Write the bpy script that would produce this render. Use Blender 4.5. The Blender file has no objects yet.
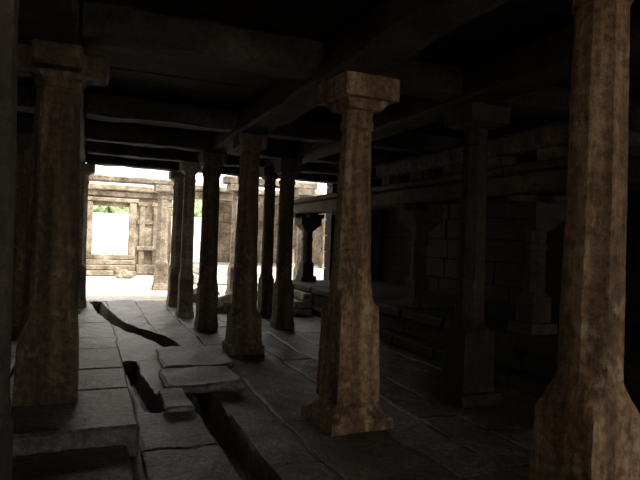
import bpy, bmesh, math, random
import numpy as np
from mathutils import Vector, Matrix, noise
random.seed(7)
rng=np.random.default_rng(3)
S=bpy.context.scene

# ---------------- materials ----------------
def stone(name, c1, c2, c3, scale=3.0, bump=0.35, rough=0.85, tone=False, stain=0.5, spec=0.3, streak=False, lichen=0):
    m=bpy.data.materials.new(name); m.use_nodes=True
    nt=m.node_tree; N=nt.nodes; L=nt.links
    b=N['Principled BSDF']
    tc=N.new('ShaderNodeTexCoord')
    src=tc.outputs['Object']
    n1=N.new('ShaderNodeTexNoise'); n1.inputs['Scale'].default_value=scale; n1.inputs['Detail'].default_value=8; n1.inputs['Roughness'].default_value=.65
    n2=N.new('ShaderNodeTexNoise'); n2.inputs['Scale'].default_value=scale*9; n2.inputs['Detail'].default_value=6; n2.inputs['Roughness'].default_value=.65
    n4=N.new('ShaderNodeTexNoise'); n4.inputs['Scale'].default_value=70; n4.inputs['Detail'].default_value=3
    if streak:
        mp=N.new('ShaderNodeMapping'); mp.inputs['Scale'].default_value=(3,3,.4); L.new(src,mp.inputs['Vector']); L.new(mp.outputs[0],n1.inputs['Vector'])
    else: L.new(src,n1.inputs['Vector'])
    L.new(src,n2.inputs['Vector']); L.new(src,n4.inputs['Vector'])
    r=N.new('ShaderNodeValToRGB'); e=r.color_ramp.elements
    e[0].position=.36; e[0].color=(*c1,1); e[1].position=.64; e[1].color=(*c3,1)
    k=e.new(.5); k.color=(*c2,1)
    L.new(n1.outputs['Fac'],r.inputs['Fac'])
    mx=N.new('ShaderNodeMix'); mx.data_type='RGBA'; mx.blend_type='MULTIPLY'; mx.inputs[0].default_value=stain
    r2=N.new('ShaderNodeValToRGB'); r2.color_ramp.elements[0].position=.4; r2.color_ramp.elements[0].color=(.3,.27,.24,1); r2.color_ramp.elements[1].position=.58; r2.color_ramp.elements[1].color=(1.25,1.22,1.2,1)
    L.new(n2.outputs['Fac'],r2.inputs['Fac']); L.new(r.outputs['Color'],mx.inputs[6]); L.new(r2.outputs['Color'],mx.inputs[7])
    out=mx.outputs[2]
    if lichen:
        n5=N.new('ShaderNodeTexNoise'); n5.inputs['Scale'].default_value=5; n5.inputs['Detail'].default_value=7; n5.inputs['Roughness'].default_value=.7
        L.new(src,n5.inputs['Vector'])
        r5=N.new('ShaderNodeValToRGB'); r5.color_ramp.elements[0].position=.58; r5.color_ramp.elements[0].color=(0,0,0,1); r5.color_ramp.elements[1].position=.66; r5.color_ramp.elements[1].color=(lichen,)*3+(1,)
        L.new(n5.outputs['Fac'],r5.inputs['Fac'])
        m5=N.new('ShaderNodeMix'); m5.data_type='RGBA'; L.new(r5.outputs['Color'],m5.inputs[0]); L.new(out,m5.inputs[6]); m5.inputs[7].default_value=(.5,.42,.31,1)
        out=m5.outputs[2]
    if tone:
        at=N.new('ShaderNodeAttribute'); at.attribute_name='tone'
        m2=N.new('ShaderNodeMix'); m2.data_type='RGBA'; m2.blend_type='MULTIPLY'; m2.inputs[0].default_value=1
        L.new(out,m2.inputs[6]); L.new(at.outputs['Color'],m2.inputs[7]); out=m2.outputs[2]
        ms=N.new('ShaderNodeMapRange'); ms.inputs['From Min'].default_value=.45; ms.inputs['From Max'].default_value=.7
        ms.inputs['To Min'].default_value=0; ms.inputs['To Max'].default_value=spec
        L.new(at.outputs['Fac'],ms.inputs['Value']); L.new(ms.outputs[0],b.inputs['Specular IOR Level'])
    else: b.inputs['Specular IOR Level'].default_value=spec
    L.new(out,b.inputs['Base Color'])
    ad=N.new('ShaderNodeMath'); ad.operation='MULTIPLY_ADD'; ad.inputs[1].default_value=.5
    L.new(n2.outputs['Fac'],ad.inputs[0]); L.new(n1.outputs['Fac'],ad.inputs[2])
    a2=N.new('ShaderNodeMath'); a2.operation='MULTIPLY_ADD'; a2.inputs[1].default_value=.22
    L.new(n4.outputs['Fac'],a2.inputs[0]); L.new(ad.outputs[0],a2.inputs[2])
    bp=N.new('ShaderNodeBump'); bp.inputs['Strength'].default_value=bump; bp.inputs['Distance'].default_value=.05
    L.new(a2.outputs[0],bp.inputs['Height']); L.new(bp.outputs['Normal'],b.inputs['Normal'])
    rr=N.new('ShaderNodeMapRange'); rr.inputs['To Min'].default_value=rough-.2; rr.inputs['To Max'].default_value=min(1,rough+.1)
    L.new(n1.outputs['Fac'],rr.inputs['Value']); L.new(rr.outputs[0],b.inputs['Roughness'])
    return m
M_pil=stone('granite_pillar',(.055,.037,.023),(.105,.071,.042),(.19,.132,.08),2.2,.8,streak=True,lichen=.25)
M_pil2=stone('granite_pillar_lit',(.1,.056,.03),(.24,.138,.072),(.46,.3,.17),2.2,.9,streak=True,lichen=.55,stain=.6)  # lit copy of the pillar granite, warm light put into the colour
M_dark=stone('granite_shaded',(.021,.016,.012),(.038,.029,.021),(.065,.05,.036),2.0,.7)  # granite darkened, the hall's shade put into the colour
M_ceil=stone('ceiling_slab_shaded',(.012,.009,.007),(.022,.017,.013),(.04,.032,.023),2.0,.6)  # deeper copy, shade of ceiling and right platform put into the colour
M_black=stone('stone_deep_shade',(.005,.004,.003),(.009,.007,.005),(.015,.012,.009),2.0,.6)  # near-black stone, deep shade on the right side put into the colour
M_beam=stone('granite_beam',(.04,.03,.02),(.07,.052,.035),(.12,.09,.06),1.8,.7)
M_floor=stone('granite_paving',(.07,.062,.052),(.16,.143,.12),(.31,.28,.24),2.3,.7,.5,tone=True,stain=.75,spec=.75)
M_yard=stone('courtyard_paving',(.5,.47,.42),(.6,.56,.5),(.7,.66,.6),1.5,.3,.8,stain=.3)
M_gate=stone('weathered_gate_stone',(.14,.108,.075),(.28,.23,.17),(.44,.38,.3),2.2,.5)
M_wallw=stone('limewashed_wall',(.42,.46,.36),(.6,.63,.52),(.8,.8,.74),1.6,.3,stain=.5)
M_leaf=stone('foliage',(.1,.14,.07),(.24,.31,.15),(.42,.5,.3),4,.8)

def finish(name,bm,mat,loc=(0,0,0),smooth=False):
    bmesh.ops.recalc_face_normals(bm,faces=bm.faces)
    me=bpy.data.meshes.new(name); bm.to_mesh(me); bm.free()
    o=bpy.data.objects.new(name,me); S.collection.objects.link(o); o.location=loc
    me.materials.append(mat)
    return o

def rbox(bm,x0,x1,y0,y1,z0,z1,seg=.25,j=.012,bev=.02,seed=0):
    """worn stone block : bevelled, subdivided, jittered"""
    t=bmesh.new()
    bmesh.ops.create_cube(t,size=1)
    for v in t.verts:
        v.co=Vector((x0+(v.co.x+.5)*(x1-x0),y0+(v.co.y+.5)*(y1-y0),z0+(v.co.z+.5)*(z1-z0)))
    for ax,(a,b) in enumerate(((x0,x1),(y0,y1),(z0,z1))):
        n=min(60,int((b-a)/seg))
        for i in range(1,n+1):
            co=[0,0,0]; no=[0,0,0]; co[ax]=a+(b-a)*i/(n+1); no[ax]=1
            bmesh.ops.bisect_plane(t,geom=t.verts[:]+t.edges[:]+t.faces[:],plane_co=co,plane_no=no)
    if bev>0:
        es=[e for e in t.edges if len(e.link_faces)==2 and e.calc_face_angle(0)>.7]
        bmesh.ops.bevel(t,geom=es,offset=min(bev,.3*min(x1-x0,y1-y0,z1-z0)),segments=1,affect='EDGES')
    for v in t.verts:
        v.co+=noise.noise_vector(v.co*3.1+Vector((seed,seed*.7,0)))*j
    me=bpy.data.meshes.new('t'); t.to_mesh(me); t.free(); bm.from_mesh(me); bpy.data.meshes.remove(me)

def polyr(phi,n,off):
    s=2*math.pi/n; a=(phi-off)%s-s/2
    return 1/math.cos(a)
NV=32
def ring(kind,hw):
    pts=[]
    for k in range(NV):
        phi=2*math.pi*k/NV
        if kind=='sq': r=polyr(phi,4,math.pi/4)
        elif kind=='oct': r=polyr(phi,8,math.pi/8)
        elif kind=='cir': r=1.03
        elif kind=='flu': r=1.06 if k%4 in(0,1) else .985
        elif kind=='mix': r=min(polyr(phi,4,math.pi/4),1.16)
        r*=hw
        pts.append((r*math.cos(phi),r*math.sin(phi)))
    return pts
def pillar(name,x,y,prof,mat,z=0,rot=0,jit=.004,bracket=None):
    bm=bmesh.new(); rings=[]
    full=[]
    for i,(zz,k,h) in enumerate(prof):
        if i and k==prof[i-1][1]:
            z0,_,h0=prof[i-1]; n=int((zz-z0)/.07)
            for q in range(1,n): full.append((z0+(zz-z0)*q/n,k,h0+(h-h0)*q/n))
        full.append((zz,k,h))
    sd=x*3.3+y*1.7
    for zz,k,h in full:
        vs=[]
        for (a,b) in ring(k,h):
            p=Vector((a,b,zz)); q=p+noise.noise_vector(p*2+Vector((sd,0,sd)))*jit*1.2+noise.noise_vector(p*11+Vector((sd,0,sd)))*jit*.8
            ch=noise.noise(p*9+Vector((sd,3,0)))
            if ch>.4: q.x*=1-.08*(ch-.2); q.y*=1-.08*(ch-.2)
            q.z=zz+(q.z-zz)*.4
            vs.append(bm.verts.new(q))
        rings.append(vs)
    for a,b in zip(rings,rings[1:]):
        for k in range(NV):
            bm.faces.new((a[k],a[(k+1)%NV],b[(k+1)%NV],b[k]))
    bm.faces.new(rings[0][::-1]); bm.faces.new(rings[-1])
    top=prof[-1][0]
    if bracket:
        L,W,H=bracket
        rbox(bm,-L,L,-W,W,top-.002,top+H,.2,.01,.025,sd)
        rbox(bm,-W,W,-L,L,top-.002,top+H-.004,.2,.01,.025,sd+1)
    o=finish(name,bm,mat,(x,y,z)); o.rotation_euler[2]=math.radians(rot)
    return o

def std(zb=.8,w0=.22,w1=.17,s0=.155,s1=.125,zt=2.7,cap=.25,top=2.92,k='oct'):
    return [(0,'sq',w0),(.11,'sq',w0*.99),(.12,'sq',w1*1.06),(.2,'sq',w1),(zb-.05,'sq',w1*.96),(zb-.03,'mix',w1*.95),(zb+.03,k,s0*1.03),(zb+.05,k,s0),
            (zt-.16,k,s1*1.01),(zt-.155,'oct',s1*1.12),(zt-.09,'oct',s1*1.12),(zt-.085,'oct',s1*.97),(zt-.0,'oct',s1*1.05),(zt+.01,'sq',s1*1.15),(zt+.05,'sq',cap*.8),(zt+.055,'sq',cap*.98),(top,'sq',cap)]
# --- nave row
pillar('stone_pillar',2.10,4.34,[(0,'sq',.29),(.09,'sq',.285),(.11,'mix',.27),(.19,'oct',.24),(.21,'sq',.2),(1.0,'sq',.18),(1.03,'mix',.175),(1.12,'oct',.17),(1.3,'oct',.158),(2.5,'oct',.12),(2.505,'oct',.133),(2.57,'oct',.133),(2.575,'oct',.12),(2.65,'oct',.13),(2.66,'sq',.15),(2.71,'sq',.19),(2.73,'sq',.2),(2.735,'sq',.255),(2.92,'sq',.255)],M_pil2,rot=4)
pillar('stone_pillar',1.99,7.40,std(.55,.24,.2,.16,.12,cap=.2),M_pil,rot=-2,jit=.007)
pillar('stone_pillar',1.87,9.34,std(.8,.17,.155,.14,.13,cap=.2),M_pil)
pillar('stone_pillar',1.74,10.75,std(.85,.15,.13,.11,.1,cap=.17),M_gate)
pillar('stone_pillar',1.81,12.46,std(.85,.18,.16,.14,.125,cap=.22),M_gate)
pillar('stone_pillar',2.23,1.97,[(0,'sq',.27),(.16,'sq',.26),(.2,'sq',.18),(.78,'sq',.165),(.86,'mix',.16),(.95,'oct',.14),(1.0,'oct',.137),(2.7,'oct',.115),(2.705,'oct',.13),(2.75,'oct',.13),(2.76,'oct',.12),(2.8,'sq',.13),(2.85,'sq',.2),(2.855,'sq',.24),(2.92,'sq',.24)],M_pil2,rot=3)
# --- second row
pillar('stone_pillar',3.57,4.62,std(.75,.24,.18,.14,.11,cap=.23),M_dark)
pillar('stone_pillar',3.17,9.24,std(.8,.17,.15,.13,.12,2.65,.19),M_pil)
pillar('stone_pillar',3.28,10.6,std(.8,.16,.13,.11,.1,cap=.19),M_pil)
pillar('stone_pillar',3.34,12.5,std(.8,.17,.14,.12,.11,cap=.2),M_gate)
# --- left row
pillar('stone_pillar',-.25,4.83,[(0,'sq',.22),(.5,'sq',.205),(.66,'mix',.195),(.74,'flu',.185),(2.38,'flu',.15),(2.39,'oct',.165),(2.45,'oct',.165),(2.46,'sq',.17),(2.5,'sq',.2)],M_pil,z=.25,bracket=(.36,.17,.17))
pillar('stone_pillar',-.42,2.2,std(.9,.22,.19,.18,.165,2.65),M_dark)
pillar('stone_pillar',-.95,9.3,std(.85,.22,.19,.17,.15),M_pil)
pillar('stone_pillar',-.16,12.5,std(.85,.18,.16,.14,.13),M_gate)

# ---------------- floor (heightfield paving with real drain) ----------------
def rngs(*a):
    out=[]
    for s,e,d in a: out+=list(np.arange(s,e-1e-6,d))
    out.append(a[-1][1]); return np.array(out)
XL,XR=-2.9,7.1
xs=rngs((XL,0,.1),(0,1.5,.018),(1.5,4.4,.02),(4.4,XR,.3))
ys=rngs((-7,-1,.5),(-1,1.4,.12),(1.4,9,.025),(9,13.6,.05))
xb=[XL,-2.3,-1.5,-.75,-.1,.42]
while xb[-1]<7.4: xb.append(xb[-1]+random.choice([.42,.55,.62,.75,.9]))
xb=np.array(xb)
strips=[]
for i in range(len(xb)):
    yb=[-7.5-random.random()]
    while yb[-1]<14: yb.append(yb[-1]+random.choice([.5,.8,1.1,1.5,1.9]))
    strips.append(np.array(yb))
X,Y=np.meshgrid(xs,ys,indexing='ij')
wx=X+.02*np.sin(Y*1.9)+.006*np.sin(Y*7)
si=np.clip(np.searchsorted(xb,wx)-1,0,len(xb)-2)
Z=np.zeros_like(X); T=np.ones_like(X)
dx=np.minimum(np.abs(wx-xb[si]),np.abs(xb[si+1]-wx))
for i in range(len(xb)-1):
    m=si==i
    yb=strips[i]; wy=Y+.02*np.sin(X*4+i)+.07*(X-xb[i])*math.sin(i*2.1)
    j=np.clip(np.searchsorted(yb,wy)-1,0,len(yb)-2)
    dy=np.minimum(np.abs(wy-yb[j]),np.abs(yb[j+1]-wy))
    h=rng.uniform(-.008,.008,len(yb)); tx=rng.uniform(-.01,.01,len(yb)); t=rng.uniform(.65,1.25,len(yb))
    z=h[j]+tx[j]*(X-xb[i]-.3)
    d=np.minimum(dx,dy)
    z=z-.012*np.clip(1-d/.024,0,1)
    Z[m]=z[m]; T[m]=(t[j]*(.4+.6*np.clip(d/.02-.1,0,1)))[m]
Z+=.006*np.sin(X*5+Y*3)+.004*np.sin(X*11-Y*7)+.002*np.sin(X*23+Y*17)
def segd(P,Q):
    px,py=P; qx,qy=Q; vx,vy=qx-px,qy-py
    t=np.clip(((X-px)*vx+(Y-py)*vy)/(vx*vx+vy*vy),0,1)
    return np.hypot(X-px-t*vx,Y-py-t*vy)
def trench(pts,w,depth):
    d=np.min([segd(a,b) for a,b in zip(pts,pts[1:])],axis=0)
    d=d+.008*np.sin(Y*3.1+X*2)+.003*np.sin(Y*8)
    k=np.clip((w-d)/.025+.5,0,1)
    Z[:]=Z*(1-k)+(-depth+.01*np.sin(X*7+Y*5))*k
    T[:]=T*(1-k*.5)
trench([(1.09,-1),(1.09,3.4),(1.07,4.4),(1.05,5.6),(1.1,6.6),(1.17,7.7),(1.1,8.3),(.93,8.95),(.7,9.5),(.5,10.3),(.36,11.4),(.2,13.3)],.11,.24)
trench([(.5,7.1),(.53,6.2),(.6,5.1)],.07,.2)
verts=np.stack([X.ravel(),Y.ravel(),Z.ravel()],1)
nx,ny=X.shape
idx=np.arange(nx*ny).reshape(nx,ny)
F=np.stack([idx[:-1,:-1].ravel(),idx[1:,:-1].ravel(),idx[1:,1:].ravel(),idx[:-1,1:].ravel()],1)
me=bpy.data.meshes.new('floor'); me.from_pydata(verts.tolist(),[],F.tolist())
ca=me.color_attributes.new('tone','FLOAT_COLOR','POINT')
tt=T.ravel(); ca.data.foreach_set('color',np.stack([tt,tt,tt,np.ones_like(tt)],1).ravel())
me.materials.append(M_floor); fo=bpy.data.objects.new('floor',me); S.collection.objects.link(fo)

def toned(o,v=.95):
    c=o.data.color_attributes.new('tone','FLOAT_COLOR','POINT')
    for d in c.data: d.color=(v,v,v,1)
for a in ((.74,1.5,5.45,6.2,.11,3),(.84,1.62,6.35,7.5,.09,5),(.66,.9,4.9,5.4,.08,8)):
    bm=bmesh.new(); rbox(bm,a[0],a[1],a[2],a[3],.022,a[4],.12,.03,.025,a[5]); toned(finish('drain_cover_slab',bm,M_floor),.9)
bm=bmesh.new()
for (a,b) in ((-2.88,-2.2),(-2.18,-1.3),(-1.28,-.62),(-.6,.37)):
    yy=4.0
    while yy<7:
        l=random.choice([.75,1.0]); rbox(bm,a,b,yy,min(yy+l-.012,7.05),.01,.245+random.uniform(-.004,.003),.25,.006,.02,yy); yy+=l
for (a,b) in ((-2.88,-1.9),(-1.88,-.8),(-.78,.3)):
    rbox(bm,a,b,3.45,3.98,.01,.12,.25,.012,.02,a)
toned(finish('stone_platform',bm,M_floor),.75)

# ---------------- right inner platform + colonnade ----------------
bm=bmesh.new()
yy=-1.0
while yy<13:
    l=random.choice([1.1,1.4,.9]); y1=min(yy+l-.015,13.0)
    rbox(bm,4.3,7.05,yy,y1,0.01,.16,.3,.01,.02,yy)
    rbox(bm,4.5,7.05,yy,y1,.16,.40,.3,.01,.02,yy+1)
    rbox(bm,4.42,7.05,yy,y1,.40,.55,.3,.01,.03,yy+2)
    yy+=l
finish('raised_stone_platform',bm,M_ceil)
for y in (2.6,5.1,7.6,10.1,12.5):
    pillar('platform_pillar',4.85,y,[(0,'sq',.2),(.12,'sq',.19),(.13,'sq',.14),(.42,'sq',.135),(.48,'oct',.12),(.95,'oct',.11),(.96,'oct',.13),(1.03,'oct',.13),(1.04,'oct',.11),(1.18,'oct',.12),(1.22,'sq',.14),(1.32,'sq',.22),(1.325,'sq',.25),(1.5,'sq',.25)],M_dark,z=.56,bracket=(.38,.12,.1))
bm=bmesh.new()
rbox(bm,4.62,5.08,.5,13.1,2.17,2.42,.4,.02,.03,1)
rbox(bm,4.5,5.1,.5,13.1,2.42,2.5,.4,.02,.02,4)
finish('colonnade_beam',bm,M_beam)
bm=bmesh.new()
rbox(bm,4.55,4.95,.5,8.6,2.66,2.9,.3,.035,.05,2)
for i in range(9): rbox(bm,4.62,4.9,1+i*.9,1.3+i*.9,2.49,2.68,.2,.02,.02,i)
finish('cornice_beam',bm,M_pil)

# ---------------- beams and ceiling ----------------
def beam(x0,x1,y0,y1,z0=2.92,z1=3.22,s=0,mat=None):
    bm=bmesh.new(); rbox(bm,x0,x1,y0,y1,z0,z1,.2,.03,.03,s)
    return finish('ceiling_beam',bm,mat or M_dark)
for xc,y1,s in ((-.3,13,1),(1.97,13,2),(3.4,13,3)):
    beam(xc-.19,xc+.19,-6.9,y1,s=s)
for i,yc in enumerate((-3,-.5,2.05,4.5,7.38,9.3,10.9,12.5)):
    for k,(a,b) in enumerate(((-2.9,-.5),(-.1,1.77),(2.17,3.2),(3.6,7.1))): beam(a,b,yc-.17,yc+.17,2.95,3.22,s=i*5+k)
bm=bmesh.new()
yy=-7.4
while yy<13:
    l=.75; y1=min(yy+l-.015,13.1)
    rbox(bm,-3.3,7.5,yy,y1,3.22+random.uniform(0,.02),3.5,1.0,.012,.015,yy); yy+=l
rbox(bm,-3.3,7.5,-7.4,13.1,3.45,3.6,3,0,0,9)
rbox(bm,-3.0,7.4,12.75,13.3,3.16,3.34,.5,.012,.02,9)
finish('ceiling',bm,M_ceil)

# ---------------- walls ----------------
def blockwall(name,axis,c,a0,a1,z1,mat,th=.4):
    bm=bmesh.new(); z=0; r=0
    while z<z1-.01:
        h=min(.42,z1-z); a=a0-(.4 if r%2 else 0)
        while a<a1:
            l=random.choice([.8,1.1,1.4]); s=max(a,a0); e=min(a+l-.012,a1)
            if e-s>.05:
                w=random.uniform(-.012,.012)
                if axis=='x': rbox(bm,c-th/2+w,c+th/2+w,s,e,z,z+h-.01,.6,.01,.012,a+z)
                else: rbox(bm,s,e,c-th/2+w,c+th/2+w,z,z+h-.01,.6,.01,.012,a+z)
            a+=l
        z+=h; r+=1
    t=th*.32
    if axis=='x': rbox(bm,c-t,c+t,a0+.03,a1-.03,.0,z1-.03,5,0,0)
    else: rbox(bm,a0+.03,a1-.03,c-t,c+t,.0,z1-.03,5,0,0)
    return finish(name,bm,mat)
blockwall('wall_left','x',-3.12,-7,13,3.22,M_dark)
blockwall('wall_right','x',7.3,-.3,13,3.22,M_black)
blockwall('added_wall_back','y',-7.2,1.8,7.1,3.22,M_dark)  # unseen wall added to block part of the daylight from behind the camera
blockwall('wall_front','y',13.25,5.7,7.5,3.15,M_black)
blockwall('wall_front','y',13.25,-3.3,-1.0,3.15,M_pil)

# ---------------- courtyard ----------------
bm=bmesh.new(); rbox(bm,-30,40,13.6,60,-.4,-.02,50,0,0); finish('courtyard_ground',bm,M_yard)
bm=bmesh.new(); rbox(bm,-30,40,-40,-7.4,-.4,-.02,50,0,0); finish('forecourt_ground',bm,M_yard)
blockwall('courtyard_wall','x',-2.7,13.6,22.1,3.0,M_gate)
bm=bmesh.new()
gy=22.8
rbox(bm,-2.4,.0,gy-.3,gy+.3,0,2.9,.5,.02,.02,1)
rbox(bm,1.55,3.0,gy-.3,gy+.3,0,2.9,.5,.02,.02,2)
rbox(bm,-2.5,3.1,gy-.4,gy+.4,2.9,3.12,.5,.02,.03,3)
rbox(bm,-2.5,3.1,gy-.55,gy+.4,3.12,3.34,.5,.03,.04,4)
rbox(bm,-.05,1.6,gy-.25,gy+.25,2.55,2.9,.4,.01,.02,5)
for a,b in ((-.12,.14),(1.42,1.68)): rbox(bm,a,b,gy-.42,gy-.22,0,2.7,.5,.01,.02,6)
rbox(bm,-.2,1.76,gy-.45,gy-.22,2.7,2.85,.5,.01,.02,7)
for xx in (1.9,2.4,2.85,-.6,-1.2,-1.8):
    rbox(bm,xx-.1,xx+.1,gy-.42,gy-.25,.35,2.6,.5,.01,.02,8); rbox(bm,xx-.17,xx+.17,gy-.44,gy-.25,2.6,2.75,.5,.01,.02,9)
for zz,d in ((.0,.6),(.9,.46),(1.9,.38)): 
    rbox(bm,1.72,3.0,gy-d,gy-.25,zz,zz+.16+(.2 if zz==0 else 0),.4,.01,.02,10)
    rbox(bm,-2.3,-.16,gy-d,gy-.25,zz,zz+.16+(.2 if zz==0 else 0),.4,.01,.02,11)
for k in range(4): rbox(bm,-.1,1.65,gy-1.5+k*.35,gy+.3,k*.18,k*.18+.17,.4,.012,.02,12+k)
finish('stone_gateway',bm,M_gate)
pillar('courtyard_pillar',1.93,16.3,std(.8,.22,.18,.155,.14),M_gate)
pillar('courtyard_pillar',-.9,16.3,std(.8,.22,.18,.155,.14),M_gate)
bm=bmesh.new(); rbox(bm,-1.3,2.4,16.1,16.5,2.92,3.08,.4,.02,.03,3); finish('courtyard_lintel',bm,M_gate)
bm=bmesh.new()
rbox(bm,3.2,12,17.9,21.6,0,.28,.6,.02,.03,3); rbox(bm,3.35,12,18.1,21.6,.28,.54,.6,.01,.03,4)
finish('cloister_platform',bm,M_yard)
for k,x in enumerate((3.7,5.1,6.5,7.9,9.4)):
    pillar('cloister_pillar',x,18.5,std(.6,.2,.16,.13,.12,1.95,.24,2.2),M_gate,z=.56)
bm=bmesh.new(); rbox(bm,3.2,12,18.25,18.75,2.75,3.0,.4,.02,.03,3); rbox(bm,3.0,12,17.9,21.7,3.0,3.15,.5,.02,.03,5); finish('cloister_roof',bm,M_gate)
blockwall('cloister_wall','y',22.0,4.5,12,3.0,M_gate)
pillar('courtyard_pillar',5.43,14.4,std(.8,.2,.17,.14,.13),M_gate)
pillar('courtyard_pillar',3.6,14.45,std(.8,.2,.17,.14,.13),M_gate)
bm=bmesh.new(); rbox(bm,3.2,5.8,14.3,14.6,2.92,3.12,.4,.02,.03,3); finish('courtyard_lintel',bm,M_gate)
bm=bmesh.new(); rbox(bm,-12,16,33,33.5,-.02,2.6,1,.05,.05,3); finish('boundary_wall',bm,M_wallw)
bm=bmesh.new()
for i in range(60):
    x=random.uniform(-10,14); r=random.uniform(.6,1.1)
    t=bmesh.ops.create_icosphere(bm,subdivisions=3,radius=r,matrix=Matrix.Translation((x,34.9+random.random(),2.2+random.uniform(0,.8))))
    for v in t['verts']: v.co+=noise.noise_vector(v.co*2.5)*.3
finish('hedge',bm,M_leaf)

bm=bmesh.new()
for k in range(3): rbox(bm,3.7+k*.19,4.27,10.6,12.1,.01+k*.15,k*.15+.145,.3,.015,.02,k)
finish('stone_steps',bm,M_gate)
def rock(x,y,s,mat=M_gate,z=0,fl=.7):
    bm=bmesh.new(); bmesh.ops.create_icosphere(bm,subdivisions=3,radius=s)
    for v in bm.verts:
        n=noise.noise_vector(v.co.normalized()*1.6+Vector((x,y,0)))
        v.co+=n*s*.45; v.co.x*=1.2; v.co.z=max(v.co.z*fl,-s*.4)
    mn=min(v.co.z for v in bm.verts)
    finish('fallen_stone',bm,mat,(x,y,z-mn))
for x,y,s,mt in ((2.75,11.4,.28,M_gate),(2.85,12.1,.22,M_gate),(2.55,13.2,.3,M_gate),(3.9,13.8,.35,M_gate),(1.2,20.5,.28,M_gate)):
    rock(x,y,s,mt)

# ---------------- light ----------------
w=bpy.data.worlds.new('sky'); S.world=w; w.use_nodes=True
bg=w.node_tree.nodes['Background']; bg.inputs[0].default_value=(1,.98,.94,1); bg.inputs[1].default_value=2.9
sd=bpy.data.lights.new('sun','SUN'); sd.energy=8; sd.angle=.3; sd.color=(1,.97,.91)
so=bpy.data.objects.new('sun',sd); S.collection.objects.link(so); so.rotation_euler=(math.radians(28),math.radians(18),0)

# ---------------- camera ----------------
cd=bpy.data.cameras.new('cam'); cd.lens=31.5; cd.sensor_width=36; cd.clip_start=.05
co=bpy.data.objects.new('camera',cd); S.collection.objects.link(co)
co.matrix_world=Matrix.Translation((0,0,1.55))@Matrix.Rotation(math.radians(-22.5),4,'Z')@Matrix.Rotation(math.radians(90),4,'X')@Matrix.Rotation(math.radians(2.1),4,'Z')
S.camera=co
S.view_settings.view_transform='Standard'; S.view_settings.look='None'; S.view_settings.exposure=0
